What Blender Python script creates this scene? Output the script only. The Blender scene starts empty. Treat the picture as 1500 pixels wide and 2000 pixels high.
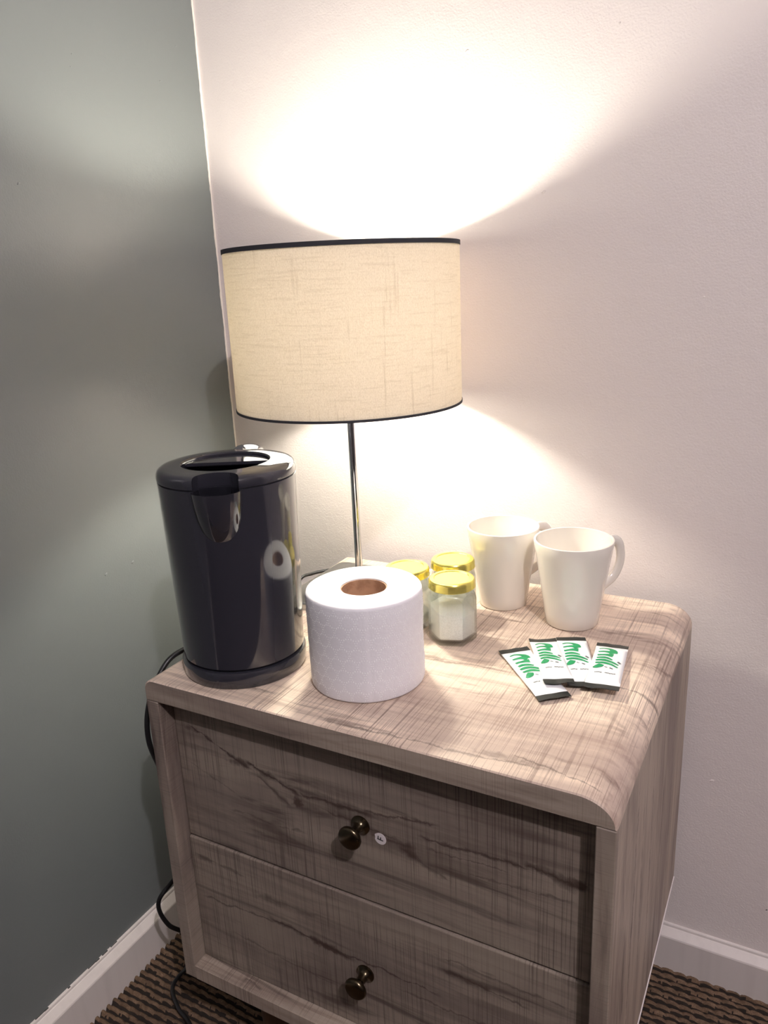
import bpy, bmesh, math, random
import numpy as np
from mathutils import Vector, Matrix, noise

random.seed(7)
C = bpy.context.scene.collection
SC = bpy.context.scene
PI = math.pi

# ------------------------------------------------------------------ camera
# world: metres, x to the right along the nightstand front, y towards the back wall,
# z up, origin = front left top corner of the nightstand
cam_d = bpy.data.cameras.new('camera')
cam = bpy.data.objects.new('camera', cam_d)
C.objects.link(cam)
SC.camera = cam
yaw, pitch, roll = -0.50585, 0.28667, -0.04580
fw = Vector((math.sin(yaw) * math.cos(pitch), math.cos(yaw) * math.cos(pitch), -math.sin(pitch)))
rt = Vector((math.cos(yaw), -math.sin(yaw), 0))
up = rt.cross(fw)
rt2 = math.cos(roll) * rt + math.sin(roll) * up
up2 = -math.sin(roll) * rt + math.cos(roll) * up
m = Matrix((rt2, up2, -fw)).transposed().to_4x4()
m.translation = Vector((0.5998, -0.5330, 0.3970))
cam.matrix_world = m
cam_d.sensor_fit = 'AUTO'
cam_d.sensor_width = 36.0
cam_d.lens = 1526.4 / 2000 * 36.0
cam_d.clip_start = 0.02

# ------------------------------------------------------------------ world, light, exposure
wd = bpy.data.worlds.new('world')
SC.world = wd
wd.use_nodes = True
wd.node_tree.nodes['Background'].inputs[0].default_value = (0.8, 0.85, 1, 1)
wd.node_tree.nodes['Background'].inputs[1].default_value = 0.02

FLOOR = -0.57
CEIL = 1.83
BULB = 370.0            # strength of the table lamp bulb
lt = bpy.data.lights.new('ceiling_light', 'POINT')
lt.energy = 72
lt.color = (1.0, 0.92, 0.97)
lt.shadow_soft_size = 0.02
lo = bpy.data.objects.new('ceiling_light', lt)
lo.location = (1.44, -1.09, 1.74)
C.objects.link(lo)

SC.view_settings.view_transform = 'Standard'
SC.view_settings.look = 'None'
SC.view_settings.gamma = 1
SC.view_settings.use_curve_mapping = False
SC.view_settings.exposure = 0.36
SC.cycles.max_bounces = 14
SC.cycles.diffuse_bounces = 6
SC.cycles.transmission_bounces = 12
SC.cycles.transparent_max_bounces = 12
SC.cycles.sample_clamp_indirect = 6.0
SC.cycles.use_denoising = True

# ------------------------------------------------------------------ node helpers
def lin(r, g, b):
    f = lambda c: ((c / 255 + 0.055) / 1.055) ** 2.4 if c > 10 else c / 255 / 12.92
    return (f(r), f(g), f(b), 1)


class NT:
    def __init__(s, name):
        s.m = bpy.data.materials.new(name)
        s.m.use_nodes = True
        s.t = s.m.node_tree
        s.b = s.t.nodes['Principled BSDF']
        s.out = s.t.nodes['Material Output']
        s._co = None

    def n(s, kind, **kw):
        nd = s.t.nodes.new(kind)
        for k, v in kw.items():
            setattr(nd, k, v)
        return nd

    def link(s, a, b):
        s.t.links.new(a, b)

    def put(s, sock, v):
        if isinstance(v, bpy.types.NodeSocket):
            s.link(v, sock)
        elif v is not None:
            sock.default_value = v

    def co(s):
        if s._co is None:
            s._co = s.n('ShaderNodeTexCoord').outputs['Object']
        return s._co

    def xyz(s):
        sp = s.n('ShaderNodeSeparateXYZ')
        s.link(s.co(), sp.inputs[0])
        return sp.outputs

    def math(s, op, a, b=None, c=None, clamp=False):
        nd = s.n('ShaderNodeMath', operation=op, use_clamp=clamp)
        s.put(nd.inputs[0], a)
        s.put(nd.inputs[1], b)
        if c is not None:
            s.put(nd.inputs[2], c)
        return nd.outputs[0]

    def noise(s, scale=(1, 1, 1), detail=3, rough=.5, offs=(0, 0, 0), rot=(0, 0, 0), dist=0):
        mp = s.n('ShaderNodeMapping')
        s.link(s.co(), mp.inputs['Vector'])
        mp.inputs['Scale'].default_value = scale
        mp.inputs['Location'].default_value = offs
        mp.inputs['Rotation'].default_value = rot
        nz = s.n('ShaderNodeTexNoise')
        s.link(mp.outputs[0], nz.inputs['Vector'])
        nz.inputs['Scale'].default_value = 1
        nz.inputs['Detail'].default_value = detail
        nz.inputs['Roughness'].default_value = rough
        nz.inputs['Distortion'].default_value = dist
        return nz.outputs[0]

    def ramp(s, v, a, b, lo=0., hi=1.):
        nd = s.n('ShaderNodeMapRange', interpolation_type='SMOOTHSTEP')
        s.put(nd.inputs[0], v)
        nd.inputs[1].default_value = a
        nd.inputs[2].default_value = b
        nd.inputs[3].default_value = lo
        nd.inputs[4].default_value = hi
        return nd.outputs[0]

    def mix(s, f, a, b, kind='MIX'):
        nd = s.n('ShaderNodeMix', data_type='RGBA', blend_type=kind)
        s.put(nd.inputs[0], f)
        s.put(nd.inputs[6], a)
        s.put(nd.inputs[7], b)
        return nd.outputs[2]

    def bump(s, h, strength=.3, dist=.001, to=None):
        nd = s.n('ShaderNodeBump')
        nd.inputs['Strength'].default_value = strength
        nd.inputs['Distance'].default_value = dist
        s.put(nd.inputs['Height'], h)
        s.link(nd.outputs[0], (to or s.b).inputs['Normal'])
        return nd.outputs[0]

    def set(s, **kw):
        for k, v in kw.items():
            s.put(s.b.inputs[k.replace('_', ' ')], v)
        return s


def simple(name, col, rough=.5, metal=0., coat=0., **kw):
    t = NT(name)
    t.set(Base_Color=col, Roughness=rough, Metallic=metal)
    t.b.inputs['Coat Weight'].default_value = coat
    for k, v in kw.items():
        t.b.inputs[k.replace('_', ' ')].default_value = v
    return t.m


# ------------------------------------------------------------------ materials
def wall_mat(name, col, rough, bump_s, spots=0.0):
    t = NT(name)
    big = t.noise((1.6, 1.6, 1.6), 3)
    c = t.mix(t.ramp(big, .3, .7, 0, .05), col, (col[0] * .9, col[1] * .9, col[2] * .9, 1))
    peel = t.noise((420, 420, 420), 3, .55)
    roll_ = t.noise((60, 60, 60), 3, .5)
    h = t.math('ADD', peel, t.math('MULTIPLY', roll_, 1.4))
    t.set(Base_Color=c, Roughness=rough)
    t.bump(h, bump_s, .0012)
    return t.m


M = {}
M['cream'] = wall_mat('cream_wall_paint', lin(230, 221, 218), .62, .4)
M['grey'] = wall_mat('dark_grey_green_wall_paint', lin(113, 118, 118), .30, .16)
M['ceil'] = simple('white_ceiling_paint', lin(230, 228, 224), .8)
M['room'] = simple('plain_wall_paint', lin(104, 98, 96), .8)


def skirting_mat():
    t = NT('white_gloss_skirting_paint')
    n1 = t.noise((60, 60, 3), 2, .5)
    t.set(Base_Color=t.mix(t.ramp(n1, .45, .75, 0, .12), lin(222, 214, 210), lin(150, 140, 134)), Roughness=.28)
    t.bump(t.noise((200, 200, 200), 2), .08, .001)
    return t.m


M['skirt'] = skirting_mat()
M['caulk'] = simple('white_paint_line', lin(236, 230, 222), .6)
M['greydab'] = simple('grey_paint_dab', lin(70, 72, 70), .5)


def wood_mat(name, grain='X', line='Y', cracks=(), tint=1.0, sawn=1.0, seed=0.0, knots=(), linerot=0.0):
    """greige laminate: streaks run along `grain`, fine saw marks run along `line`"""
    t = NT(name)
    ax = 'XYZ'
    gi, li = ax.index(grain), ax.index(line)

    def sc(along_g, along_l, other):
        v = [other] * 3
        v[gi] = along_g
        v[li] = along_l
        return tuple(v)
    rot = [0, 0, 0]
    oi = 3 - gi - li
    rot[oi] = linerot
    # broad tone, streaks along the grain
    broad = t.noise(sc(2.6, 11, 11), 4, .6, (seed, seed * 2, 3.1), dist=.6)
    streak = t.noise(sc(5, 75, 75), 5, .65, (seed * 3, 1.7, seed), dist=.5)
    dark = t.noise(sc(3.2, 26, 26), 4, .62, (seed + 7, 5, seed * 1.3), dist=1.2)
    base = t.mix(t.ramp(broad, .32, .68), lin(158 * tint, 141 * tint, 130 * tint), lin(208 * tint, 191 * tint, 173 * tint))
    base = t.mix(t.ramp(streak, .45, .72, 0, .6), base, lin(128 * tint, 108 * tint, 98 * tint))
    base = t.mix(t.ramp(dark, .55, .70, 0, .72), base, lin(94 * tint, 77 * tint, 70 * tint))
    # fine saw marks across the grain
    saw = t.noise(sc(760, 7, 7), 2, .5, (seed, 2, 1), tuple(rot))
    saw2 = t.noise(sc(300, 5, 5), 3, .6, (seed + 4, 6, 1), tuple(rot))
    patch = t.noise(sc(9, 9, 9), 2, .5, (seed + 1.5, 3, 8))
    pm = t.ramp(patch, .35, .62, .25, 1.)
    sm = t.math('MULTIPLY', t.ramp(saw, .50, .66, 0, .66 * sawn), pm)
    sm2 = t.math('MULTIPLY', t.ramp(saw2, .58, .69, 0, .5 * sawn), pm)
    base = t.mix(sm, base, lin(96 * tint, 77 * tint, 70 * tint))
    base = t.mix(sm2, base, lin(88 * tint, 70 * tint, 64 * tint))
    # long cracks with knots, drawn as thin wavy lines along the grain
    if cracks:
        o = t.xyz()
        g, l = o[gi], o[li]
        wob = t.math('MULTIPLY', t.math('SUBTRACT', t.noise(sc(26, 26, 26), 6, .7, (seed + 2, 0, 0)), .5), .020)
        wid = t.noise(sc(60, 60, 60), 2, .5, (seed + 9, 0, 0))
        tot = None
        for (g0, l0, g1, l1, w, s) in cracks:
            # distance to the sloping segment
            k = (l1 - l0) / (g1 - g0)
            ln = t.math('ADD', t.math('MULTIPLY', t.math('SUBTRACT', g, g0), k), l0)
            d = t.math('ABSOLUTE', t.math('SUBTRACT', t.math('ADD', l, wob), ln))
            wv = t.math('MULTIPLY', t.math('MAXIMUM', t.math('SUBTRACT', wid, .30), .02), w * 5.5)
            core = t.math('SUBTRACT', 1., t.math('DIVIDE', d, wv), clamp=True)
            u = t.math('DIVIDE', t.math('SUBTRACT', g, g0), g1 - g0)
            env = t.math('MULTIPLY', t.ramp(u, 0, .12), t.ramp(u, 1., .85))
            v = t.math('MULTIPLY', t.math('MULTIPLY', core, env), s, clamp=True)
            tot = v if tot is None else t.math('MAXIMUM', tot, v)
        base = t.mix(tot, base, lin(52, 38, 33))
        kn = t.math('MULTIPLY', t.math('SUBTRACT', t.noise((110, 110, 110), 3, .6, (seed, 4, 4)), .5), 2.4)
        for (g0, l0, rg, rl, s) in knots:
            dg = t.math('DIVIDE', t.math('SUBTRACT', g, g0), rg)
            dl = t.math('DIVIDE', t.math('SUBTRACT', l, l0), rl)
            dd = t.math('ADD', t.math('SQRT', t.math('ADD', t.math('MULTIPLY', dg, dg), t.math('MULTIPLY', dl, dl))), kn)
            base = t.mix(t.ramp(dd, 1.0, .15, 0, s), base, lin(62, 47, 41))
    t.set(Base_Color=base, Roughness=.52)
    t.b.inputs['Specular IOR Level'].default_value = .35
    h = t.math('ADD', t.math('ADD', saw, saw2), t.math('MULTIPLY', streak, .6))
    t.bump(h, .32, .0006)
    return t.m


top_cracks = [(.20, .155, .36, .172, .0022, .5), (.44, .186, .51, .180, .0020, .6), (.24, .010, .45, .020, .0018, .55),
              (.40, .03, .49, .012, .0016, .6), (.30, .16, .44, .24, .0016, .35), (.36, .385, .50, .372, .0016, .5),
              (.02, .045, .16, .03, .0018, .5), (.22, .30, .34, .29, .0016, .4)]
d1_cracks = [(.035, -.058, .125, -.090, .0022, 1.), (.11, -.080, .185, -.106, .0032, 1.), (.125, -.094, .17, -.125, .0036, .75),
             (.175, -.101, .27, -.099, .0020, .9), (.25, -.097, .34, -.088, .0018, .8), (.31, -.107, .43, -.103, .0018, .9),
             (.32, -.117, .41, -.114, .0012, .6), (.415, -.098, .475, -.108, .0042, .9), (.26, -.120, .31, -.122, .0032, .7),
             (.03, -.105, .11, -.135, .0016, .45), (.29, -.125, .35, -.150, .0034, .6), (.08, -.150, .19, -.148, .0014, .5),
             (.20, -.110, .30, -.118, .0013, .7), (.36, -.132, .47, -.122, .0014, .5)]
d2_cracks = [(.025, -.290, .14, -.280, .0014, .7), (.12, -.278, .24, -.289, .0036, .95), (.20, -.285, .34, -.288, .0016, .9),
             (.33, -.252, .43, -.258, .0026, .7), (.02, -.228, .10, -.235, .0022, .5), (.28, -.302, .47, -.30, .0016, .6),
             (.06, -.325, .22, -.335, .0014, .5), (.32, -.238, .48, -.240, .0014, .5), (.10, -.254, .20, -.25, .0030, .35)]
M['wood_top'] = wood_mat('weathered_oak_top', 'X', 'Y', top_cracks, 1.16, 1.0, .3, knots=[(.452, .184, .012, .005, .75), (.26, .168, .03, .008, .4), (.245, .012, .03, .006, .5), (.40, .024, .04, .006, .4)], linerot=.05)
M['wood_d1'] = wood_mat('weathered_oak_upper_drawer', 'X', 'Z', d1_cracks, .70, 1.0, 1.9, knots=[(.177, -.113, .009, .011, .9), (.105, -.086, .020, .007, .7), (.465, -.104, .014, .007, .85), (.305, -.128, .012, .012, .6), (.04, -.062, .012, .004, .5)])
M['wood_d2'] = wood_mat('weathered_oak_lower_drawer', 'X', 'Z', d2_cracks, .70, .9, 5.2, knots=[(.20, -.287, .026, .006, .85), (.135, -.252, .03, .007, .4), (.365, -.255, .03, .005, .6), (.035, -.232, .02, .005, .5)])
M['wood_front'] = wood_mat('weathered_oak_edge', 'X', 'Z', (), .80, .5, 2.2)
M['wood_side'] = wood_mat('weathered_oak_side', 'Z', 'Y', [(-.42, .085, -.02, .10, .0022, .7), (-.42, .20, -.05, .175, .002, .5),
                                                        (-.40, .33, -.03, .31, .002, .5), (-.3, .14, -.06, .13, .003, .4)], .86, .22, 3.7)
M['wood_stile'] = wood_mat('weathered_oak_stile', 'Z', 'X', (), .76, .5, 4.4, linerot=.35)
M['wood_sill'] = wood_mat('weathered_oak_base', 'X', 'Y', [(.082, .0105, .112, .0095, .0022, .55)], .84, .8, 6.1)
M['foot'] = simple('dark_stained_foot', lin(84, 62, 46), .5)
M['brass'] = simple('antique_brass', lin(92, 82, 66), .24, 1.)
M['chrome'] = simple('chrome', lin(215, 216, 218), .07, 1.)
M['steel'] = simple('brushed_steel', lin(200, 202, 200), .28, 1.)
M['black'] = simple('black_rubber_cord', lin(16, 16, 18), .42)
M['kettle'] = simple('dark_grey_gloss_plastic', lin(42, 42, 49), .09, 0, .6, Coat_Roughness=.04)
M['kettle_in'] = simple('dark_grey_inner_plastic', lin(44, 44, 50), .3)
M['mug'] = simple('glazed_white_china', lin(232, 226, 216), .12, 0, .5, Coat_Roughness=.05)
M['gold'] = simple('gold_lacquered_lid', lin(238, 224, 120), .2, .78)
M['white_plastic'] = simple('white_plastic', lin(230, 228, 222), .4)
M['card'] = NT('brown_cardboard')
M['card'].set(Base_Color=M['card'].mix(M['card'].ramp(M['card'].noise((90, 90, 90), 3), .4, .7), lin(176, 140, 112), lin(150, 114, 88)), Roughness=.85)
M['card'] = M['card'].m
M['sachet'] = simple('white_foil_film', lin(240, 242, 244), .3, 0, .3)
M['sachet_end'] = simple('black_crimped_foil', lin(22, 28, 26), .38)
M['green'] = simple('green_print', lin(14, 140, 84), .35)
M['greyprint'] = simple('grey_print', lin(92, 98, 96), .4)
M['blackprint'] = simple('black_print', lin(24, 24, 26), .5)
M['label'] = simple('white_sticker', lin(222, 214, 214), .5)


def jar_glass():
    t = NT('green_tinged_glass')
    t.set(Base_Color=(.95, .985, .95, 1), Roughness=0.0, IOR=1.48)
    t.b.inputs['Transmission Weight'].default_value = 1
    tp = t.n('ShaderNodeBsdfTransparent')
    tp.inputs[0].default_value = (.975, .99, .975, 1)
    gl = t.n('ShaderNodeBsdfGlossy')
    gl.inputs['Roughness'].default_value = .02
    lw = t.n('ShaderNodeLayerWeight')
    lw.inputs[0].default_value = .5
    fr_ = t.math('ADD', .04, t.math('MULTIPLY', t.math('POWER', lw.outputs[1], 4.), .8))
    m1 = t.n('ShaderNodeMixShader')
    t.link(fr_, m1.inputs[0])
    t.link(tp.outputs[0], m1.inputs[1])
    t.link(gl.outputs[0], m1.inputs[2])
    m2 = t.n('ShaderNodeMixShader')
    m2.inputs[0].default_value = .3
    t.link(m1.outputs[0], m2.inputs[1])
    t.link(t.b.outputs[0], m2.inputs[2])
    t.link(m2.outputs[0], t.out.inputs[0])
    return t.m


M['glass'] = jar_glass()



def powder():
    t = NT('white_powder')
    t.set(Base_Color=t.mix(t.ramp(t.noise((900, 900, 900), 2), .4, .6), lin(252, 250, 247), lin(238, 236, 232)), Roughness=.9)
    t.b.inputs['Subsurface Weight'].default_value = .8
    t.b.inputs['Subsurface Radius'].default_value = (1, .95, .9)
    t.b.inputs['Subsurface Scale'].default_value = .02
    t.bump(t.noise((700, 700, 700), 3), .5, .0008)
    return t.m


M['powder'] = powder()


def tissue():
    t = NT('soft_white_tissue')
    t.set(Base_Color=lin(233, 231, 236), Roughness=.95)
    t.b.inputs['Sheen Weight'].default_value = .2
    t.bump(t.math('ADD', t.noise((260, 260, 260), 4, .6), t.noise((38, 38, 38), 3)), .3, .0012)
    return t.m


M['tissue'] = tissue()
M['dots'] = simple('embossed_tissue', lin(254, 254, 255), .9)


def tissue_end():
    t = NT('rolled_tissue_end')
    o = t.xyz()
    r = t.math('SQRT', t.math('ADD', t.math('MULTIPLY', o[0], o[0]), t.math('MULTIPLY', o[1], o[1])))
    w = t.math('SINE', t.math('MULTIPLY', r, 5200.))
    t.set(Base_Color=lin(238, 236, 236), Roughness=.95)
    t.bump(t.math('ADD', w, t.math('MULTIPLY', t.noise((300, 300, 300), 3), 2.)), .25, .0005)
    return t.m


M['tissue_end'] = tissue_end()


def shade_mat():
    t = NT('beige_linen_shade')
    weave = t.noise((950, 950, 520), 3, .6)
    slub = t.noise((210, 210, 12), 3, .6)
    hslub = t.noise((26, 26, 420), 3, .6)
    col = t.mix(t.ramp(slub, .58, .74, 0, .28), lin(234, 222, 204), lin(178, 160, 134))
    col = t.mix(t.ramp(weave, .35, .7, 0, .38), col, lin(196, 180, 154))
    col = t.mix(t.ramp(hslub, .5, .7, 0, .22), col, lin(184, 166, 140))
    nt = t.t
    d = t.n('ShaderNodeBsdfDiffuse')
    tr = t.n('ShaderNodeBsdfTranslucent')
    mx = t.n('ShaderNodeMixShader')
    mx.inputs[0].default_value = SHADE_T
    t.link(col, d.inputs[0])
    t.link(col, tr.inputs[0])
    t.link(d.outputs[0], mx.inputs[1])
    t.link(tr.outputs[0], mx.inputs[2])
    nt.links.new(mx.outputs[0], t.out.inputs[0])
    h = t.math('ADD', weave, t.math('MULTIPLY', t.math('ADD', slub, hslub), .8))
    nb = t.bump(h, .5, .0008, to=d)
    t.link(nb, tr.inputs['Normal'])
    return t.m


def liner_mat():
    t = NT('white_shade_lining')
    d = t.n('ShaderNodeBsdfDiffuse')
    tr = t.n('ShaderNodeBsdfTranslucent')
    mx = t.n('ShaderNodeMixShader')
    mx.inputs[0].default_value = .22
    d.inputs[0].default_value = tr.inputs[0].default_value = (.9, .9, .89, 1)
    t.link(d.outputs[0], mx.inputs[1])
    t.link(tr.outputs[0], mx.inputs[2])
    t.link(mx.outputs[0], t.out.inputs[0])
    return t.m


SHADE_T = .145
M['shade'] = shade_mat()
M['liner'] = liner_mat()
M['trim'] = simple('dark_fabric_trim', lin(40, 40, 46), .8)


def bulb_mat():
    t = NT('lit_frosted_bulb')
    t.set(Base_Color=(1, 1, 1, 1), Roughness=.3, Emission_Color=(1.0, .945, .80, 1), Emission_Strength=BULB)
    return t.m


M['bulb'] = bulb_mat()


def carpet_mat():
    t = NT('brown_loop_wool')
    a = t.noise((70, 70, 70), 3, .6)
    f = t.noise((900, 900, 900), 3, .7)
    col = t.mix(t.ramp(a, .3, .7), lin(98, 79, 64), lin(130, 107, 87))
    col = t.mix(t.ramp(f, .35, .65, 0, .45), col, lin(50, 37, 29))
    t.set(Base_Color=col, Roughness=1.)
    t.b.inputs['Specular IOR Level'].default_value = .1
    t.bump(f, .6, .0012)
    return t.m


M['carpet'] = carpet_mat()
M['floor_and_gap_shade'] = simple('floor_and_loop_gap_shade', lin(34, 26, 21), 1.)  # floor slab colour, also painted shade in the gaps between carpet loops

# ------------------------------------------------------------------ object helpers
def obj(name, bm, mat, parent=None, smooth=False, angle=None, loc=None, rot=None, kind=None):
    me = bpy.data.meshes.new(name)
    if isinstance(bm, bmesh.types.BMesh):
        bm.to_mesh(me)
        bm.free()
    else:
        me.from_pydata(*bm)
    for mm in (mat if isinstance(mat, (list, tuple)) else [mat]):
        me.materials.append(mm)
    if smooth:
        for p in me.polygons:
            p.use_smooth = True
        if angle:
            me.set_sharp_from_angle(angle=math.radians(angle))
    o = bpy.data.objects.new(name, me)
    C.objects.link(o)
    if parent:
        o.parent = parent
    if loc is not None:
        o.location = loc
    if rot is not None:
        o.rotation_euler = rot
    if kind:
        o['kind'] = kind
    return o


def thing(name, label, cat, loc=(0, 0, 0), rot=(0, 0, 0), group=None):
    o = bpy.data.objects.new(name, None)
    C.objects.link(o)
    o.location = loc
    o.rotation_euler = rot
    o['label'] = label
    o['category'] = cat
    if group:
        o['group'] = group
    return o


def struct(name, bm, mat, **kw):
    return obj(name, bm, mat, kind='structure', **kw)


def box(x0, x1, y0, y1, z0, z1, bev=0, seg=2, bm=None):
    own = bm is None
    b = bmesh.new()
    r = bmesh.ops.create_cube(b, size=1)
    for v in b.verts:
        v.co = Vector(((x0 + x1) / 2 + v.co.x * (x1 - x0), (y0 + y1) / 2 + v.co.y * (y1 - y0), (z0 + z1) / 2 + v.co.z * (z1 - z0)))
    if bev:
        bmesh.ops.bevel(b, geom=b.edges[:], offset=bev, segments=seg, affect='EDGES', profile=.5)
    if own:
        return b
    me = bpy.data.meshes.new('t')
    b.to_mesh(me)
    b.free()
    bm.from_mesh(me)
    bpy.data.meshes.remove(me)
    return bm


def lathe(prof, n=64, cx=0, cy=0, bm=None, closed=False, ang0=0, dirfun=None):
    """profile: list of (r, z); r==0 gives a pole"""
    bm = bm or bmesh.new()
    rings = []
    for (r, z) in prof:
        if r < 1e-7:
            rings.append([bm.verts.new((cx, cy, z))])
        else:
            rings.append([bm.verts.new((cx + r * math.cos(ang0 + 2 * PI * k / n), cy + r * math.sin(ang0 + 2 * PI * k / n), z)) for k in range(n)])
    pairs = list(zip(rings, rings[1:]))
    if closed:
        pairs.append((rings[-1], rings[0]))
    for a, b in pairs:
        for k in range(n):
            k2 = (k + 1) % n
            if len(a) == 1 and len(b) == 1:
                continue
            if len(a) == 1:
                bm.faces.new((a[0], b[k2], b[k]))
            elif len(b) == 1:
                bm.faces.new((a[k], a[k2], b[0]))
            else:
                bm.faces.new((a[k], a[k2], b[k2], b[k]))
    bmesh.ops.recalc_face_normals(bm, faces=bm.faces[:])
    return bm


def spline(pts, per=8):
    P = [Vector(p) for p in pts]
    P = [P[0] * 2 - P[1]] + P + [P[-1] * 2 - P[-2]]
    out = []
    for i in range(1, len(P) - 2):
        for k in range(per):
            t = k / per
            a, b, c, d = P[i - 1], P[i], P[i + 1], P[i + 2]
            out.append(.5 * ((2 * b) + (c - a) * t + (2 * a - 5 * b + 4 * c - d) * t * t + (3 * b - a - 3 * c + d) * t ** 3))
    out.append(P[-2])
    return out


def tube(pts, r, n=10, per=8, bm=None, ry=None, smoothpath=True, refup=None):
    """swept round (or oval: r across, ry along refup) tube with closed ends"""
    bm = bm or bmesh.new()
    P = spline(pts, per) if smoothpath else [Vector(p) for p in pts]
    N = len(P)
    prev = None
    rings = []
    for i, p in enumerate(P):
        t = (P[min(i + 1, N - 1)] - P[max(i - 1, 0)]).normalized()
        if refup is not None:
            s = t.cross(Vector(refup)).normalized()
        elif prev is None:
            s = t.orthogonal().normalized()
        else:
            s = (prev - t * prev.dot(t)).normalized()
        prev = s
        u = s.cross(t)
        rr = r(i / (N - 1)) if callable(r) else r
        r2 = (ry(i / (N - 1)) if callable(ry) else ry) if ry else rr
        rings.append([bm.verts.new(p + s * math.cos(2 * PI * k / n) * rr + u * math.sin(2 * PI * k / n) * r2) for k in range(n)])
    for a, b in zip(rings, rings[1:]):
        for k in range(n):
            bm.faces.new((a[k], a[(k + 1) % n], b[(k + 1) % n], b[k]))
    bm.faces.new(rings[0][::-1])
    bm.faces.new(rings[-1])
    bmesh.ops.recalc_face_normals(bm, faces=bm.faces[:])
    return bm


def cut(o, cutter_bms):
    """boolean difference with temporary solids, baked into the mesh"""
    tmp = []
    for cb in cutter_bms:
        me = bpy.data.meshes.new('t')
        cb.to_mesh(me)
        cb.free()
        c = bpy.data.objects.new('t', me)
        C.objects.link(c)
        c.parent = o.parent
        tmp.append(c)
        md = o.modifiers.new('b', 'BOOLEAN')
        md.operation = 'DIFFERENCE'
        md.solver = 'EXACT'
        md.object = c
    bpy.context.view_layer.update()
    dg = bpy.context.evaluated_depsgraph_get()
    me = bpy.data.meshes.new_from_object(o.evaluated_get(dg))
    o.modifiers.clear()
    o.data = me
    for c in tmp:
        d = c.data
        bpy.data.objects.remove(c)
        bpy.data.meshes.remove(d)
    for p in me.polygons:
        p.use_smooth = True
    me.set_sharp_from_angle(angle=math.radians(32))


def prism(poly, z0, z1, bm=None):
    bm = bm or bmesh.new()
    a = [bm.verts.new((x, y, z0)) for x, y in poly]
    b = [bm.verts.new((x, y, z1)) for x, y in poly]
    n = len(poly)
    bm.faces.new(a[::-1])
    bm.faces.new(b)
    for k in range(n):
        bm.faces.new((a[k], a[(k + 1) % n], b[(k + 1) % n], b[k]))
    bmesh.ops.recalc_face_normals(bm, faces=bm.faces[:])
    return bm


# ------------------------------------------------------------------ room shell
WX, WY = -0.2095, 0.445
RX, FY = 2.7, -2.7
T = .1
struct('floor', box(WX, RX, FY, WY, FLOOR - .05, FLOOR - .0082), M['floor_and_gap_shade'])
struct('ceiling', box(WX - T, RX + T, FY - T, WY + T, CEIL, CEIL + .08), M['ceil'])
wl = struct('wall_left', box(WX - T, WX, FY - T, WY + T, FLOOR - .05, CEIL), M['grey'])
wb = struct('wall_back', box(WX, RX + T, WY, WY + T, FLOOR - .05, CEIL), M['cream'])
struct('wall_right', box(RX, RX + T, FY - T, WY, FLOOR - .05, CEIL), M['room'])
struct('wall_front', box(WX, RX, FY - T, FY, FLOOR - .05, CEIL), M['room'])


def blemish(parent, mat, p, axis, r):
    # little raised dab or filled nail hole under the paint
    b = bmesh.new()
    bmesh.ops.create_icosphere(b, subdivisions=2, radius=1)
    for v in b.verts:
        k = 1 + .35 * noise.noise(v.co * 2 + Vector(p) * 50)
        a, c, d = v.co.x * r * k, v.co.z * r * .7 * k, v.co.y * .0006
        v.co = (p[0] + d, p[1] + a, p[2] + c + a * .35) if axis == 'x' else (p[0] + a, p[1] + d, p[2] + c + a * .35)
    obj('paint_blemish', b, mat, parent, smooth=True)


for y, z, r_ in [(.2158, .6719, .0010), (.2115, .6575, .0011), (.4007, .7178, .0016), (.3625, .6685, .0016), (.1977, .0367, .0026), (.1494, .0358, .0026), (.1121, .5212, .002)]:
    blemish(wl, M['grey'], (WX, y, z), 'x', r_)
for x, z, r_ in [(.2964, .491, .0024), (.3786, .6551, .0014), (.484, .3642, .0012), (.2, .656, .0022), (.5351, -.2561, .003)]:
    blemish(wb, M['cream'], (x, WY, z), 'y', r_)
blemish(wb, M['greydab'], (.6158, WY, -.433), 'y', .0012)


def skirting(axis, L0, L1):
    # profile: depth from wall, height
    prof = [(0, -.0050), (.0150, -.0050), (.0150, .0555), (.0142, .0575), (.0125, .0590), (.0050, .0655), (.0038, .0660), (.0032, .0690), (.0022, .0700), (0, .0703)]
    bm = bmesh.new()
    rows = []
    for s in (L0, L1):
        row = []
        for d, h in prof:
            z = FLOOR - .004 + h
            row.append(bm.verts.new((s, WY - d, z) if axis == 'x' else (WX + d, s, z)))
        rows.append(row)
    n = len(prof)
    for k in range(n):
        bm.faces.new((rows[0][k], rows[0][(k + 1) % n], rows[1][(k + 1) % n], rows[1][k]))
    bm.faces.new(rows[0])
    bm.faces.new(rows[1][::-1])
    bmesh.ops.recalc_face_normals(bm, faces=bm.faces[:])
    return bm


struct('baseboard_back', skirting('x', WX, RX), M['skirt'])
bl = struct('baseboard_left', skirting('y', FY, WY - .0152), M['skirt'])
# little ragged dabs of wall paint that crept over the top edge of the left skirting
bm = bmesh.new()
for y0, ln in [(-.115, .010), (-.072, .016), (-.058, .006), (.015, .014), (.028, .007), (.040, .010), (.056, .012), (-.02, .004)]:
    box(WX + .0005, WX + .0018 + random.random() * .0012, y0, y0 + ln, FLOOR + .0655, FLOOR + .0672, .0004, 1, bm)
obj('paint_dab', bm, M['greydab'], bl, kind='stuff')

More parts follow.
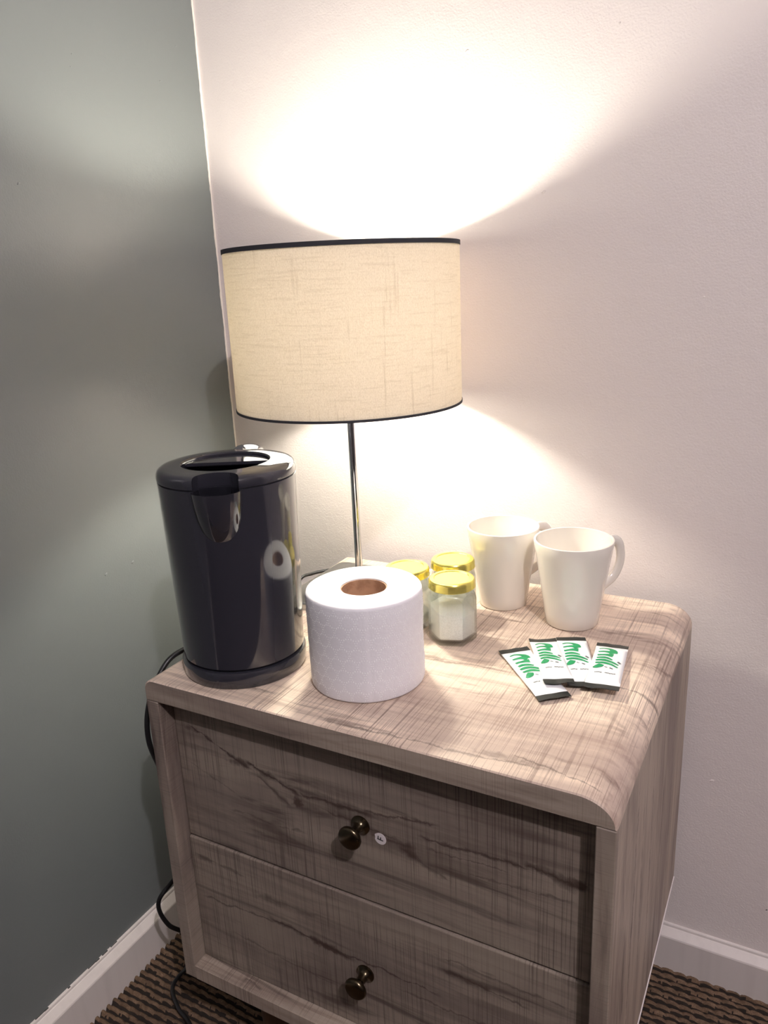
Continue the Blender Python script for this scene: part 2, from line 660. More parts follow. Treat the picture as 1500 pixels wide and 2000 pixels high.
# uneven line of cream paint running down the corner onto the dark wall
bm = bmesh.new()
zz = np.arange(FLOOR + .07, CEIL, .006)
L_, R_ = [], []
for z in zz:
    w = .0028 + .0016 * noise.noise(Vector((0, 1, z * 22))) + .0009 * noise.noise(Vector((3, 1, z * 120)))
    L_.append((bm.verts.new((WX, WY - w, z)), bm.verts.new((WX + .0008, WY - w, z)), bm.verts.new((WX + .0008, WY, z))))
for a, b in zip(L_, L_[1:]):
    bm.faces.new((a[0], a[1], b[1], b[0]))
    bm.faces.new((a[1], a[2], b[2], b[1]))
bmesh.ops.recalc_face_normals(bm, faces=bm.faces[:])
struct('trim_1', bm, M['caulk'])


# carpet: rows of chunky woven loops, real relief
def carpet():
    x0, x1, y0, y1, st = WX + .0152, 1.1, -.62, WY - .0152, .0019
    nx, ny = int((x1 - x0) / st), int((y1 - y0) / st)
    X, Y = np.meshgrid(np.linspace(x0, x1, nx), np.linspace(y0, y1, ny))
    p, q = .0106, .0172
    wav = .0011 * np.sin(X * 37 + 1.3) + .0008 * np.sin(X * 91 + Y * 20)
    v = (Y + wav) / p
    row = np.floor(v)
    fr = v - row
    rnd = np.modf(np.abs(np.sin(row * 12.9898) * 43758.5453))[0]
    u = X / q + rnd + (fr - .5) * .30
    cell = np.floor(u)
    fu = u - cell
    rc = np.modf(np.abs(np.sin(row * 78.233 + cell * 37.719) * 24634.6345))[0]
    ridge = np.sqrt(np.clip(1 - ((2 * fr - 1) / .84) ** 2, 0, 1))
    lump = np.clip(1 - np.abs(2 * fu - 1) ** 3.0 * .42, 0, 1)
    Z = .0074 * ridge * lump * (.82 + .36 * rc)
    rs = np.random.RandomState(3)
    Z += rs.rand(ny, nx) * .0007 * ridge
    co = np.stack([X, Y, FLOOR - .0085 + Z], -1).reshape(-1, 3).astype(np.float32)
    i = np.arange((ny - 1) * nx).reshape(ny - 1, nx)[:, :-1].ravel()
    fa = np.stack([i, i + 1, i + nx + 1, i + nx], 1).astype(np.int32)
    me = bpy.data.meshes.new('carpet_loops')
    me.vertices.add(len(co))
    me.vertices.foreach_set('co', co.ravel())
    me.loops.add(fa.size)
    me.loops.foreach_set('vertex_index', fa.ravel())
    me.polygons.add(len(fa))
    me.polygons.foreach_set('loop_start', np.arange(0, fa.size, 4, dtype=np.int32))
    me.polygons.foreach_set('loop_total', np.full(len(fa), 4, np.int32))
    me.polygons.foreach_set('use_smooth', np.ones(len(fa), bool))
    me.update()
    me.materials.append(M['carpet'])
    me.materials.append(M['floor_and_gap_shade'])
    # shade between the loops painted in: low faces get the dark colour
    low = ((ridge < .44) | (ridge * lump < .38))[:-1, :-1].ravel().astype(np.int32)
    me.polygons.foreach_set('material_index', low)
    o = bpy.data.objects.new('carpet_loops', me)
    C.objects.link(o)
    o['kind'] = 'stuff'
    o['label'] = 'brown chunky loop pile carpet in ribbed rows under the nightstand'
    o['category'] = 'carpet'


carpet()

# ------------------------------------------------------------------ nightstand
W, D = .5, .4158
TH = .0250           # top thickness
BOT = -.3995         # underside of the carcass
SILL = -.3790        # top of base panel
SW = .0166
ns = thing('nightstand', 'greige weathered-oak nightstand with two inset drawers and a rounded top', 'nightstand', (0, 0, 0))


def top_bm():
    # section in x,z : rounded right shoulder, small round on the left, extruded along y
    sec = []
    rx, rz = .032, TH
    for k in range(13):
        a = PI / 2 * k / 12
        sec.append((W - rx + rx * math.sin(a), -rz + rz * math.cos(a)))
    sec.append((W, -TH - .0002))
    sec.append((0, -TH - .0002))
    lr = .012
    for k in range(7):
        a = PI / 2 * k / 6
        sec.append((lr - lr * math.cos(a), -lr + lr * math.sin(a)))
    bm = bmesh.new()
    e = .0012
    ys = [(0, e), (e, 0), (D - e, 0), (D, e)]
    cx, cz = W / 2, -TH / 2
    rows = []
    for y, inset in ys:
        row = []
        for x, z in sec:
            sx = 1 - inset / (W / 2)
            sz = 1 - inset / (TH / 2)
            row.append(bm.verts.new((cx + (x - cx) * sx, y, cz + (z - cz) * sz)))
        rows.append(row)
    n = len(sec)
    for a, b in zip(rows, rows[1:]):
        for k in range(n):
            bm.faces.new((a[k], a[(k + 1) % n], b[(k + 1) % n], b[k]))
    f1 = bm.faces.new(rows[0][::-1])
    f2 = bm.faces.new(rows[-1])
    bmesh.ops.recalc_face_normals(bm, faces=bm.faces[:])
    f1.material_index = 1
    f2.material_index = 1
    return bm


obj('top', top_bm(), [M['wood_top'], M['wood_front']], ns, smooth=True, angle=35)


def side_bm(x0, x1):
    bm = box(x0, x1, .0, D, BOT, -TH - .0004, .0009, 1)
    for f in bm.faces:
        f.material_index = 1 if f.normal.y < -.5 else 0
    return bm


obj('side_panel', side_bm(0, SW), [M['wood_stile'], M['wood_stile']], ns)
obj('side_panel', side_bm(W - SW, W), [M['wood_side'], M['wood_stile']], ns)
obj('base_panel', box(SW, W - SW, -.0004, D, BOT, SILL, .0009, 1), [M['wood_sill']], ns)
obj('back_panel', box(SW + .0003, W - SW - .0003, D - .008, D - .001, SILL + .0003, -TH - .0008), M['wood_front'], ns)
# thin pale edging band under the right side panel
obj('edge_band', box(W - .0005, W + .0011, .001, D - .001, BOT - .0013, BOT + .0018, .0004, 1), M['label'], ns)


def knob_bm():
    prof = [(0, 0), (.0098, 0), (.0104, .0008), (.0102, .0020), (.0082, .0030), (.0060, .0046), (.0050, .0080), (.0048, .0120),
            (.0056, .0150), (.0075, .0172), (.0105, .0186), (.0120, .0200), (.0124, .0220), (.0118, .0240), (.0098, .0254), (.0, .0262)]
    bm = lathe(prof, 40)
    for v in bm.verts:      # axis z -> -y
        x, y, z = v.co
        v.co = (x, -z, y)
    bmesh.ops.recalc_face_normals(bm, faces=bm.faces[:])
    return bm


DY = .0195
GAP = .0014
for i, (z0, z1, mt, kx, kz) in enumerate([(-.2048, -.0275, 'wood_d1', .2517, -.1147), (SILL + .0012, -.2070, 'wood_d2', .2475, -.3000)]):
    bm = box(SW + GAP, W - SW - GAP, DY - .0016 * i, DY + .018, z0, z1, .0013, 2)
    dr = obj('drawer', bm, M[mt], ns)
    dr['label'] = ['upper drawer with a long dark crack and a round sticker', 'lower drawer'][i]
    # box behind the front
    b2 = bmesh.new()
    box(SW + .012, SW + .022, DY + .0182, D - .05, z0 + .01, z1 - .02, 0, 1, b2)
    box(W - SW - .022, W - SW - .012, DY + .0182, D - .05, z0 + .01, z1 - .02, 0, 1, b2)
    box(SW + .022, W - SW - .022, D - .06, D - .05, z0 + .01, z1 - .02, 0, 1, b2)
    box(SW + .022, W - SW - .022, DY + .0182, D - .06, z0 + .012, z0 + .018, 0, 1, b2)
    obj('drawer_box', b2, M['wood_front'], dr)
    obj('knob', knob_bm(), M['brass'], dr, smooth=True, angle=50, loc=(kx, DY - .0016 * i, kz))
    if i == 0:
        # small round white sticker with a dark F lying on its side
        bm = bmesh.new()
        R0 = .0064
        ring = []
        for k in range(40):
            a = 2 * PI * k / 40
            r = R0 * (1 - .13 * math.exp(-((a - PI * 1.02) / .22) ** 2) + .10 * math.exp(-((a - PI * .86) / .16) ** 2))
            ring.append((r * math.cos(a), r * math.sin(a)))
        fa = [bm.verts.new((x, 0, z)) for x, z in ring]
        fb = [bm.verts.new((x, -.00025, z)) for x, z in ring]
        bm.faces.new(fa)
        bm.faces.new(fb[::-1])
        for k in range(40):
            bm.faces.new((fa[k], fa[(k + 1) % 40], fb[(k + 1) % 40], fb[k]))
        for (x0, x1, za, zb) in [(-.0032, .0034, -.0016, -.0005), (-.0030, -.0019, -.0010, .0028), (-.0003, .0008, -.0010, .0020)]:
            q = [bm.verts.new(c) for c in ((x0, -.0004, za), (x1, -.0004, za), (x1, -.0004, zb), (x0, -.0004, zb))]
            f = bm.faces.new(q)
            f.material_index = 1
        st = obj('sticker', bm, [M['label'], M['blackprint']], dr, loc=(.2731, DY, -.1241), rot=(0, .12, 0))
        st['label'] = 'small round white sticker with a dark letter F'

for (fx, fy) in [(.092, .05), (W - .092, .05), (.092, D - .05), (W - .092, D - .05)]:
    prof = [(0, BOT), (.021, BOT), (.022, BOT - .006), (.020, BOT - .02), (.013, FLOOR + .008), (.012, FLOOR + .0037), (0, FLOOR + .0037)]
    obj('foot', lathe(prof, 28), M['foot'], ns, smooth=True, angle=40, loc=(fx, fy, 0))

# ------------------------------------------------------------------ table lamp
LX, LY = .0985, .2975
lamp = thing('table_lamp', 'lit table lamp with beige drum shade and dark trim on a chrome stem', 'lamp', (LX, LY, 0))


def rounded_rect(hx, hy, r, n=8):
    pts = []
    for (sx, sy, a0) in ((1, 1, 0), (-1, 1, PI / 2), (-1, -1, PI), (1, -1, 3 * PI / 2)):
        for k in range(n + 1):
            a = a0 + PI / 2 * k / n
            pts.append((sx * (hx - r) + r * math.cos(a), sy * (hy - r) + r * math.sin(a)))
    return pts


bm = bmesh.new()
rows = []
for (s, z) in [(.0, .0003), (.0, .0075), (.0006, .0092), (.0018, .0100)]:
    rows.append([bm.verts.new((x, y, z)) for x, y in rounded_rect(.0765 - s, .0765 - s, .016 - s)])
n = len(rows[0])
for a, b in zip(rows, rows[1:]):
    for k in range(n):
        bm.faces.new((a[k], a[(k + 1) % n], b[(k + 1) % n], b[k]))
bm.faces.new(rows[0][::-1])
bm.faces.new(rows[-1])
obj('base', bm, M['steel'], lamp, smooth=True, angle=40)
obj('pole', lathe([(0, .0098), (.010, .0100), (.0104, .013), (.0080, .0155), (.0049, .0175), (.0048, .292), (0, .292)], 32), M['chrome'], lamp, smooth=True, angle=40)
SR, ZB, ZT = .1385, .2535, .4385
BZ = .352
obj('bulb_holder', lathe([(0, .2925), (.011, .2925), (.014, .297), (.0145, .317), (.013, .323), (0, .323)], 32), M['white_plastic'], lamp, smooth=True, angle=40)
bp = [(0, .3232), (.011, .3235), (.0115, .328)]
for k in range(1, 13):
    a = -PI / 2 + .5 + (PI - .5) * k / 12
    bp.append((.0225 * math.cos(a) if k < 12 else 0, BZ + .0225 * math.sin(a)))
obj('bulb', lathe(bp, 32), M['bulb'], lamp, smooth=True)
t_ = .0010
shade = obj('lamp_shade', lathe([(SR, ZB), (SR, ZB + .06), (SR, ZB + .12), (SR, ZT), (SR - t_, ZT), (SR - t_, ZB + .12), (SR - t_, ZB + .06), (SR - t_, ZB)], 128, closed=True),
            [M['shade'], M['liner']], lamp, smooth=True, angle=40)
for p in shade.data.polygons:
    c_ = p.center
    if math.hypot(c_.x, c_.y) < SR - .0007:
        p.material_index = 1
obj('top_trim', lathe([(SR + .0009, ZT - .0042), (SR + .0009, ZT + .0006), (SR - .0022, ZT + .0006), (SR - .0022, ZT - .0042)], 128, closed=True), M['trim'], shade, smooth=True, angle=40)
obj('bottom_trim', lathe([(SR + .0008, ZB - .0006), (SR + .0008, ZB + .0022), (SR - .0020, ZB + .0022), (SR - .0020, ZB - .0006)], 128, closed=True), M['trim'], shade, smooth=True, angle=40)
bm = lathe([(.0146, .306), (.0175, .306), (.0175, .3085), (.0146, .3085)], 32, closed=True)
for k in range(3):
    a = 2 * PI * k / 3 + .5
    tube([(.017 * math.cos(a), .017 * math.sin(a), .3072), (.07 * math.cos(a), .07 * math.sin(a), .3072), ((SR - .002) * math.cos(a), (SR - .002) * math.sin(a), .262)], .0011, 6, 4, bm)
obj('shade_carrier', bm, M['white_plastic'], lamp, smooth=True, angle=40)
lc = [(-.0755, .055, .0042), (-.086, .045, .0036), (-.096, .030, .0034), (-.1035, .010, .001), (-.110, -.005, -.03), (-.116, -.01, -.10), (-.125, -.01, -.30), (-.140, .0, -.50), (-.150, .01, -.553)]
obj('cord', tube(lc, .0023, 10, 8), M['black'], lamp, smooth=True)

# ------------------------------------------------------------------ kettle
KX, KY = .0771, .0798
kt = thing('kettle', 'dark grey glossy plastic kettle with spout, on its round power base', 'kettle', (KX, KY, 0))
sd = Vector((.5, -.866, 0))      # spout direction
pb = obj('power_base', lathe([(0, .0004), (.0655, .0004), (.0668, .0020), (.0672, .0160), (.0660, .0180), (.0630, .0188), (0, .0188)], 96), M['kettle'], kt, smooth=True, angle=40)
kc = [(-.058, .030, .0060), (-.070, .018, .0050), (-.0790, -.0100, .0035), (-.0855, -.036, -.004), (-.0900, -.062, -.036), (-.0900, -.0730, -.074), (-.0900, -.064, -.120),
      (-.105, -.01, -.25), (-.165, .010, -.355), (-.1845, -.0130, -.392), (-.178, -.0090, -.430), (-.166, .010, -.458), (-.170, .045, -.520), (-.205, .040, -.5620), (-.2020, .004, -.5620), (-.170, -.020, -.5615), (-.134, -.0343, -.5615), (-.07, -.08, -.5615), (-.02, -.20, -.5615)]
obj('cord', tube(kc, .0030, 12, 10), M['black'], pb, smooth=True)
body_prof = [(0, .0200), (.0610, .0200), (.0640, .0205), (.0652, .0220), (.0660, .050), (.0680, .110), (.0697, .165), (.0708, .2122), (.0695, .2130), (0, .2130)]
body = obj('body', lathe(body_prof, 128), M['kettle'], kt, smooth=True, angle=35)
bm = bmesh.new()
rings = []
for (z, c, r) in [(.2120, .0655, .0245), (.206, .0650, .0241), (.196, .0640, .0232), (.184, .0622, .0218), (.172, .0595, .0198), (.163, .0570, .0172), (.157, .0545, .0140), (.152, .0515, .0100), (.149, .0485, .0040)]:
    rings.append([bm.verts.new((sd.x * (c + .8 * r * math.cos(2 * PI * k / 64)) - sd.y * r * math.sin(2 * PI * k / 64), sd.y * (c + .8 * r * math.cos(2 * PI * k / 64)) + sd.x * r * math.sin(2 * PI * k / 64), z)) for k in range(64)])
for a, b in zip(rings, rings[1:]):
    for k in range(64):
        bm.faces.new((a[k], b[k], b[(k + 1) % 64], a[(k + 1) % 64]))
bm.faces.new(rings[0])
bm.faces.new(rings[-1][::-1])
bmesh.ops.recalc_face_normals(bm, faces=bm.faces[:])
spout = obj('spout', bm, M['kettle'], kt, smooth=True)
lid = obj('lid', lathe([(0, .2132), (.0702, .2132), (.0712, .2142), (.0716, .2175), (.0711, .2206), (.0697, .2232), (.0672, .2251), (.0635, .2260), (.0560, .2264), (0, .2266)], 128), M['kettle'], kt, smooth=True, angle=35)


def cavity():
    b = bmesh.new()
    rg = []
    for (z, c, r) in [(.24, .0672, .0224), (.2122, .0665, .0222), (.200, .0652, .0203), (.190, .0625, .0175), (.184, .0605, .0120)]:
        rg.append([b.verts.new((sd.x * (c + .8 * r * math.cos(2 * PI * k / 56)) - sd.y * r * math.sin(2 * PI * k / 56), sd.y * (c + .8 * r * math.cos(2 * PI * k / 56)) + sd.x * r * math.sin(2 * PI * k / 56), z)) for k in range(56)])
    for a, c2 in zip(rg, rg[1:]):
        for k in range(56):
            b.faces.new((a[k], c2[k], c2[(k + 1) % 56], a[(k + 1) % 56]))
    b.faces.new(rg[0])
    b.faces.new(rg[-1][::-1])
    bmesh.ops.recalc_face_normals(b, faces=b.faces[:])
    return b


HX, HY = -.003, .003
def recess():
    return lathe([(0, .206), (.034, .206), (.041, .209), (.0446, .2140), (.0450, .2250), (.0462, .2264), (.0472, .24), (0, .24)], 96, HX, HY)


cut(body, [cavity(), recess()])
cut(spout, [cavity()])
cut(lid, [cavity(), recess()])
# grip plate over the rear half of the round recess, straight edge towards the viewer
ca = math.atan2(.475, .88)
pts = [(HX + .0446 * math.cos(ca + .16 + (PI - .32) * k / 32), HY + .0446 * math.sin(ca + .16 + (PI - .32) * k / 32)) for k in range(33)]
bm = prism(pts, .2195, .2232)
bmesh.ops.bevel(bm, geom=[e for e in bm.edges if abs(e.verts[0].co.z - e.verts[1].co.z) < 1e-6], offset=.0008, segments=2, affect='EDGES')
obj('lid_grip', bm, M['kettle'], kt, smooth=True, angle=30)
hd = Vector((-.41, .912, 0))
hp = lambda o, z: (hd.x * o, hd.y * o, z)
obj('handle', tube([hp(.058, .2165), hp(.085, .2195), hp(.110, .2130), hp(.1210, .190), hp(.1190, .140), hp(.1060, .085), hp(.084, .055), hp(.0640, .050)],
                   .0075, 18, 8, ry=lambda t: .0150, refup=(hd.y, -hd.x, 0)), M['kettle'], kt, smooth=True)

# ------------------------------------------------------------------ toilet roll
TX, TY, TR, TH_ = .2193, .1042, .0590, .1012
tr = thing('toilet_roll', 'white embossed toilet roll standing on end beside the kettle', 'toilet paper', (TX, TY, 0))
seam = -1.0


def roll_r(a, z=0.05):
    u = ((a - seam) / (2 * PI)) % 1
    r = TR + .0007 * u
    r += .0006 * noise.noise(Vector((math.cos(a) * 2.2, math.sin(a) * 2.2, z * 30)))
    return r


bm = bmesh.new()
na = 160
zs = [0.0003, .0012, .003, .02, .04, .06, .08, .098, .1002, .1012]
ins = [.0022, .0008, 0, 0, 0, 0, 0, 0, .0006, .0024]
rings = []
for z, s in zip(zs, ins):
    rings.append([bm.verts.new(((roll_r(seam + 2 * PI * k / na + 1e-4, z) - s) * math.cos(seam + 2 * PI * k / na), (roll_r(seam + 2 * PI * k / na + 1e-4, z) - s) * math.sin(seam + 2 * PI * k / na), z)) for k in range(na)])
for a, b in zip(rings, rings[1:]):
    for k in range(na):
        bm.faces.new((a[k], a[(k + 1) % na], b[(k + 1) % na], b[k]))
CR = .0238
topr = []
for rr, dz in ((.048, 0.0006), (.036, 0.0002), (CR + .0018, 0), (CR, -.0012)):
    topr.append([bm.verts.new((rr * math.cos(seam + 2 * PI * k / na), rr * math.sin(seam + 2 * PI * k / na), TH_ + dz)) for k in range(na)])
botr = [bm.verts.new((CR * math.cos(seam + 2 * PI * k / na), CR * math.sin(seam + 2 * PI * k / na), .0003)) for k in range(na)]
allr = [rings[-1]] + topr + [botr, rings[0]]
for i, (a, b) in enumerate(zip(allr, allr[1:])):
    for k in range(na):
        f = bm.faces.new((a[k], a[(k + 1) % na], b[(k + 1) % na], b[k]))
        if i < 4:
            f.material_index = 1
bmesh.ops.recalc_face_normals(bm, faces=bm.faces[:])
obj('tissue', bm, [M['tissue'], M['tissue_end']], tr, smooth=True, angle=50)
core = obj('cardboard_core', lathe([(CR - .0001, .0006), (CR - .0001, TH_ - .0022), (CR - .0012, TH_ - .0022), (CR - .0012, .0006)], 96, closed=True), M['card'], tr, smooth=True, angle=40)
core['label'] = 'brown cardboard core'
# raised dots in overlapping rings
V, F = [], []
per = 2 * PI * TR
nc = 26
dx = per / nc
dyr = dx * .866


def add_dot(a, z, s=.00052):
    r = roll_r(a, z)
    c, sn = math.cos(a), math.sin(a)
    b = len(V)
    for (du, dv) in ((-s, 0), (0, -s), (s, 0), (0, s)):
        V.append(((r + .00002) * c - du * sn, (r + .00002) * sn + du * c, z + dv))
    V.append(((r + .00062) * c, (r + .00062) * sn, z))
    for k in range(4):
        F.append((b + k, b + (k + 1) % 4, b + 4))


for j in range(0, 9):
    for i in range(nc):
        u0 = (i + (j % 2) * .5) * dx
        z0 = .0065 + j * dyr * .92
        for k in range(16):
            t2 = 2 * PI * k / 16
            rr = dx * .455
            z = z0 + rr * math.sin(t2)
            if .004 < z < .0975:
                add_dot((u0 + rr * math.cos(t2)) / TR, z)
obj('embossed_dots', (V, [], F), M['dots'], tr, smooth=True, kind='stuff')

# ------------------------------------------------------------------ mugs
def mug(x, y, R1, R0, H, hang, label):
    mg = thing('mug', label, 'mug', (x, y, 0), group='white mugs on the nightstand')
    w = .0032
    prof = [(0, .0022), (R0 - .004, .0018), (R0 - .002, .0004), (R0 - .0008, .0004), (R0 + .0004, .0016)]
    for k in range(1, 9):
        t = k / 8
        prof.append((R0 + .0006 + (R1 - R0 - .0006) * (t ** 1.08), .002 + (H - .0035) * t))
    prof += [(R1 - .0004, H - .0004), (R1 - .0016, H), (R1 - .0028, H - .0006)]
    for k in range(7, -1, -1):
        t = k / 8
        prof.append((R0 - w + (R1 - R0) * (t ** 1.08), .008 + (H - .010) * t))
    prof += [(R0 - .009, .0058), (0, .0054)]
    obj('cup', lathe(prof, 96), M['mug'], mg, smooth=True, angle=50)
    c, s = math.cos(hang), math.sin(hang)
    ro = lambda z: R0 + (R1 - R0) * z / H
    pts = [(ro(.088) - .0012, .0895), (ro(.09) + .012, .0925), (ro(.09) + .0225, .086), (ro(.09) + .0265, .070), (ro(.09) + .0235, .056), (ro(.09) + .015, .044), (ro(.037) + .004, .0345), (ro(.034) - .0012, .0320)]
    obj('handle', tube([(c * o, s * o, z) for o, z in pts], .0062, 16, 8, ry=.0036, refup=(s, -c, 0)), M['mug'], mg, smooth=True)


mug(.2825, .3406, .0446, .0292, .1026, math.radians(52), 'white china mug standing nearer the lamp, partly behind another mug')
mug(.3768, .3176, .0457, .0302, .1036, math.radians(53), 'white china mug at the front right with its handle in view')


# ------------------------------------------------------------------ jars
def hexring(bm, r, z, rot, n=6, fillet=.16):
    out = []
    for k in range(n):
        a = rot + 2 * PI * k / n
        p0 = Vector((math.cos(a), math.sin(a), 0)) * r
        for s in (-1, 0, 1):
            q = a + s * 2 * PI / n
            pn = Vector((math.cos(q), math.sin(q), 0)) * r
            pt = p0 * (1 - fillet * .5) + pn * fillet * .5 if s else p0 * (1 - .030)
            out.append(bm.verts.new((pt.x, pt.y, z)))
    return out


def circring(bm, r, z, rot):
    out = []
    for k in range(6):
        for s in (-1, 0, 1):
            a = rot + 2 * PI * k / 6 + s * 2 * PI / 18
            out.append(bm.verts.new((r * math.cos(a), r * math.sin(a), z)))
    return out


def skin(bm, rings, cap0=True, cap1=True):
    for a, b in zip(rings, rings[1:]):
        n = len(a)
        for k in range(n):
            bm.faces.new((a[k], a[(k + 1) % n], b[(k + 1) % n], b[k]))
    if cap0:
        bm.faces.new(rings[0][::-1])
    if cap1:
        bm.faces.new(rings[-1])
    bmesh.ops.recalc_face_normals(bm, faces=bm.faces[:])


def jar(x, y, rot, fill, label):
    jr = thing('glass_jar', label, 'jar', (x, y, 0), group='small hexagonal glass jars on the nightstand')
    bm = bmesh.new()
    R = .0285
    rings = [hexring(bm, R - .0022, .0004, rot), hexring(bm, R - .0004, .0020, rot), hexring(bm, R, .0040, rot), hexring(bm, R, .052, rot), hexring(bm, R - .0012, .0560, rot),
             circring(bm, .0245, .0596, rot), circring(bm, .0232, .0612, rot), circring(bm, .0232, .0728, rot),
             circring(bm, .0212, .0728, rot), circring(bm, .0212, .0612, rot), circring(bm, .0225, .0585, rot),
             hexring(bm, R - .0034, .0545, rot), hexring(bm, R - .0026, .050, rot), hexring(bm, R - .0026, .0080, rot), hexring(bm, R - .0060, .0052, rot)]
    skin(bm, rings)
    g = obj('glass_body', bm, M['glass'], jr, smooth=True, angle=28)
    bm = bmesh.new()
    F0 = R - .0028
    skin(bm, [hexring(bm, R - .0064, .0056, rot), hexring(bm, F0, .0084, rot), hexring(bm, F0, fill, rot)], True, False)
    # uneven surface of the powder
    last = [v for v in bm.verts][-18:]
    for v in last:
        v.co.z += -.18 * v.co.x + .05 * v.co.y
    top = bm.verts.new((0, 0, fill + .002))
    for k in range(18):
        bm.faces.new((last[k], last[(k + 1) % 18], top))
    bmesh.ops.recalc_face_normals(bm, faces=bm.faces[:])
    obj('powder', bm, M['powder'], jr, smooth=True, angle=35)
    # lid with a pressed ring
    prof = [(.0236, .0645), (.0262, .0640), (.0269, .0648), (.0266, .0660), (.0263, .0668), (.0264, .0705), (.0260, .0725), (.0248, .0741), (.0225, .0746), (.0205, .0746), (.0196, .0738), (.0188, .0738), (0, .0738),
            ]
    prof = prof + [(0, .0731), (.0236, .0731)]
    obj('screw_lid', lathe(prof, 72, closed=True), M['gold'], jr, smooth=True, angle=40)


R18 = math.radians(18)
jar(.2650, .2215, R18, .0385, 'hexagonal glass jar of white powder with gold lid, frontmost of three')
jar(.2412, .2795, R18 + .25, .034, 'gold-lidded glass jar directly behind the front jar, next to the mug')
jar(.2020, .2345, R18 + .1, .022, 'gold-lidded glass jar half hidden behind the toilet roll')

# ------------------------------------------------------------------ milk sachets
SWD, SLN = .0335, .112
END = .0095


def sheight(s, t, seed):
    """half thickness of the pillow; s along 0..1, t across -1..1"""
    e = min(s * SLN - END, (1 - s) * SLN - END) / .016
    e = max(0, min(1, e))
    h = .0031 * math.sqrt(max(0, 1 - t * t)) ** .8 * (e * (2 - e))
    wr = .00045 * noise.noise(Vector((s * 9 + seed, t * 2.5, seed))) * e * (1 - t ** 4)
    return max(0, h + wr)


def crimp(s, t, seed):
    e = 0
    if s * SLN < END * 1.6:
        e = 1 - s * SLN / (END * 1.6)
    elif (1 - s) * SLN < END * 1.6:
        e = 1 - (1 - s) * SLN / (END * 1.6)
    return e * .0016 * noise.noise(Vector((t * 1.3 + seed * 3, s * 3, seed)))


def spos(s, t, seed, side=1, lift=0):
    z = .0034 + crimp(s, t, seed) + side * (sheight(s, t, seed) + .00012 + lift)
    return (t * SWD / 2, SLN / 2 - s * SLN, z)


STROKES = [
    [(0.06, 0, .05), (0.0, .35, .07), (.06, .7, .11), (.22, .95, .20), (.40, 1.03, .17)],
    [(.33, 0, .07), (.30, .35, .09), (.32, .7, .15), (.44, .96, .20)],
    [(.62, 0, .09), (.59, .35, .10), (.58, .7, .15), (.60, .98, .20)],
    [(.86, 0, .08), (.82, .35, .11), (.85, .7, .10), (.95, 1.0, .05)],
    [(1.07, -.03, .08), (1.03, .4, .12), (1.11, .9, .12), (1.30, 1.42, .05)],
    [(1.29, 0, .08), (1.25, .4, .12), (1.32, .9, .10), (1.50, 1.42, .05)],
    [(1.68, -.06, .06), (1.62, .12, .16), (1.52, .30, .20), (1.40, .42, .16)],
]
SMALL = [
    [(1.04, 1.34, .07), (1.16, 1.52, .07)],
    [(1.62, .95, .05), (1.68, 1.15, .05)], [(1.55, .62, .03), (1.60, .80, .03)],
]


def ribbon(bm, pts, seed, w_s=.0300, w_t=.0162, s0=.0205, t0=-.0120, lift=.0003):
    P = spline([(a, b, c) for a, b, c in pts], 6)
    prev = None
    for i, p in enumerate(P):
        q = P[min(i + 1, len(P) - 1)] - P[max(i - 1, 0)]
        d = Vector((q.x * w_s, q.y * w_t))
        nrm = Vector((-d.y, d.x)).normalized() if d.length else Vector((1, 0))
        c = Vector((s0 + p.x * w_s, t0 + p.y * w_t))
        hw = max(p.z, .02) * w_s * .62
        row = []
        for sg in (-1, 0, 1):
            a = c + nrm * hw * sg
            row.append(bm.verts.new(spos(a.x / SLN, max(-1, min(1, a.y / (SWD / 2))), seed, 1, lift)))
        if prev:
            for k in range(2):
                bm.faces.new((prev[k], prev[k + 1], row[k + 1], row[k]))
        prev = row


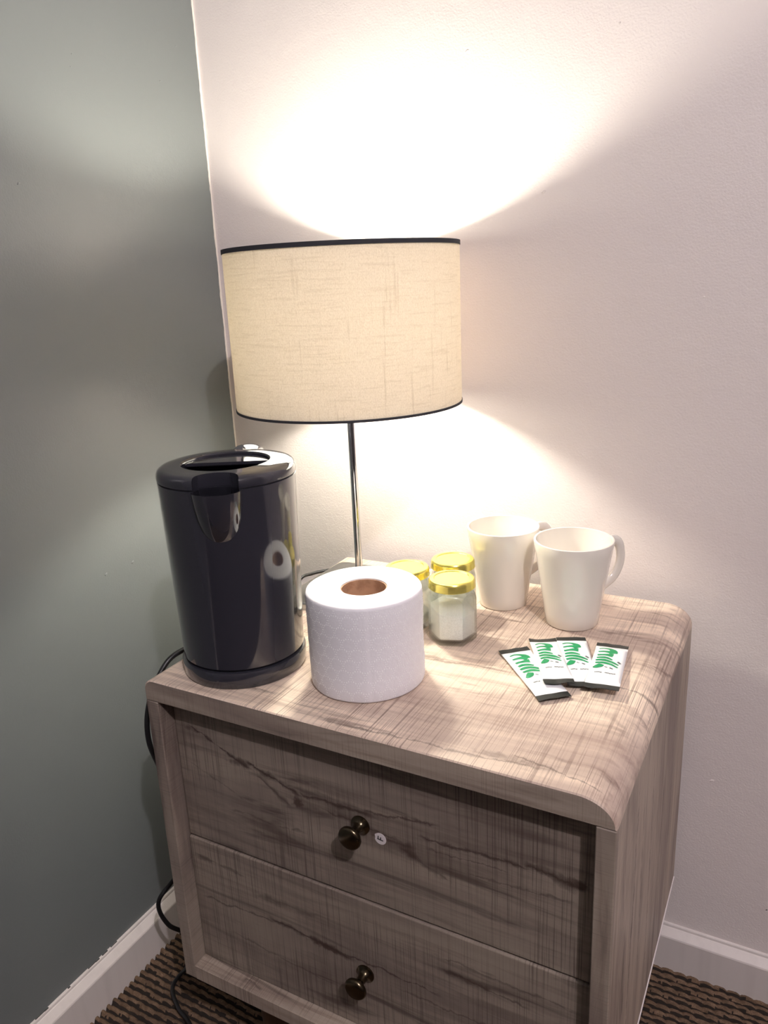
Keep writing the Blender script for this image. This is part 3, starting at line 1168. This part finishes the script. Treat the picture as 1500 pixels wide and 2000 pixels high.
def sachet(topm, botm, label, seed, dz=0, tilt=0, roll_=0, narrow=1.0):
    tx, ty = topm
    bx, by = botm
    ang = math.atan2(ty - by, tx - bx) - PI / 2
    d = Vector((tx - bx, ty - by)).normalized()
    cx, cy = (tx + bx) / 2, (ty + by) / 2
    o = thing('milk_sachet', label, 'milk sachet', (cx, cy, dz), (0, 0, ang), 'milk sachets on the nightstand')
    o.rotation_euler = (tilt, roll_, ang)
    o.scale = (narrow, 1, 1)
    NS, NT_ = 44, 14
    bm = bmesh.new()
    grid = {}
    e0 = END / SLN
    for side in (1, -1):
        for i in range(NS + 1):
            s = e0 * .98 + (1 - 2 * e0 * .98) * i / NS
            for j in range(NT_ + 1):
                t = -1 + 2 * j / NT_
                grid[side, i, j] = bm.verts.new(spos(s, t, seed, side))
        for i in range(NS):
            for j in range(NT_):
                q = [grid[side, i, j], grid[side, i + 1, j], grid[side, i + 1, j + 1], grid[side, i, j + 1]]
                bm.faces.new(q if side == 1 else q[::-1])
    for i in range(NS):
        for j in (0, NT_):
            q = [grid[1, i, j], grid[1, i + 1, j], grid[-1, i + 1, j], grid[-1, i, j]]
            bm.faces.new(q)
    bmesh.ops.recalc_face_normals(bm, faces=bm.faces[:])
    obj('pouch', bm, M['sachet'], o, smooth=True, angle=60)
    for end in (0, 1):
        bm = bmesh.new()
        nt = 36
        rows = []
        for k in range(3):
            for side in (1, -1):
                row = []
                for j in range(nt + 1):
                    t = -1 + 2 * j / nt
                    f = k / 2
                    ds = (1 - f) * END * 1.02
                    if k == 2:
                        ds = 0 if j % 2 else .0007
                    s = ds / SLN
                    if end:
                        s = 1 - s
                    x, y, z = spos(s, t, seed, side, .00010)
                    ridge = .00012 * (1 if k == 1 else 0)
                    row.append(bm.verts.new((x, y, z + ridge * side)))
                rows.append(row)
        tops, bots = rows[0::2], rows[1::2]
        for R_ in (tops, bots):
            for a, b in zip(R_, R_[1:]):
                for j in range(nt):
                    bm.faces.new((a[j], a[j + 1], b[j + 1], b[j]))
        for a, b in ((tops[0], bots[0]), (tops[2], bots[2])):
            for j in range(nt):
                bm.faces.new((a[j], a[j + 1], b[j + 1], b[j]))
        for j in (0, nt):
            for k in range(2):
                bm.faces.new((tops[k][j], tops[k + 1][j], bots[k + 1][j], bots[k][j]))
        bmesh.ops.recalc_face_normals(bm, faces=bm.faces[:])
        obj('end_seal', bm, M['sachet_end'], o, smooth=True, angle=40)
    bm = bmesh.new()
    for st in STROKES:
        ribbon(bm, st, seed)
    bmesh.ops.recalc_face_normals(bm, faces=bm.faces[:])
    lt_ = obj('lettering', bm, M['green'], o)
    lt_['label'] = 'green lettering reading milk'
    bm = bmesh.new()
    for st in SMALL:
        ribbon(bm, st, seed)
    rs = random.Random(11)
    x = 0.0
    while x < 1.25:      # line of tiny grey print near the lower end
        w = .045 + rs.random() * .03
        if rs.random() > .12:
            ribbon(bm, [(2.02 + rs.random() * .02, .12 + x, .045), (2.02 + rs.random() * .05, .12 + x + w, .045)], seed)
        x += w + .03
    obj('small_print', bm, M['greyprint'], o)
    return o


sachet((.3383, .2165), (.4130, .1300), 'leftmost milk sachet, lying under the end of its neighbour', 1.0, 0)
sachet((.3630, .2475), (.4085, .1545), 'second milk sachet from the left, its lower end resting on the leftmost', 2.3, .0030, -.050, .0, .90)
sachet((.3880, .2700), (.4325, .1610), 'third milk sachet from the left, lying just in front of the right mug', 3.9, .0002, .0, 0, .96)
sachet((.4362, .2675), (.4492, .1570), 'rightmost milk sachet, its lower end on top of its neighbour', 5.1, .0028, -.045)
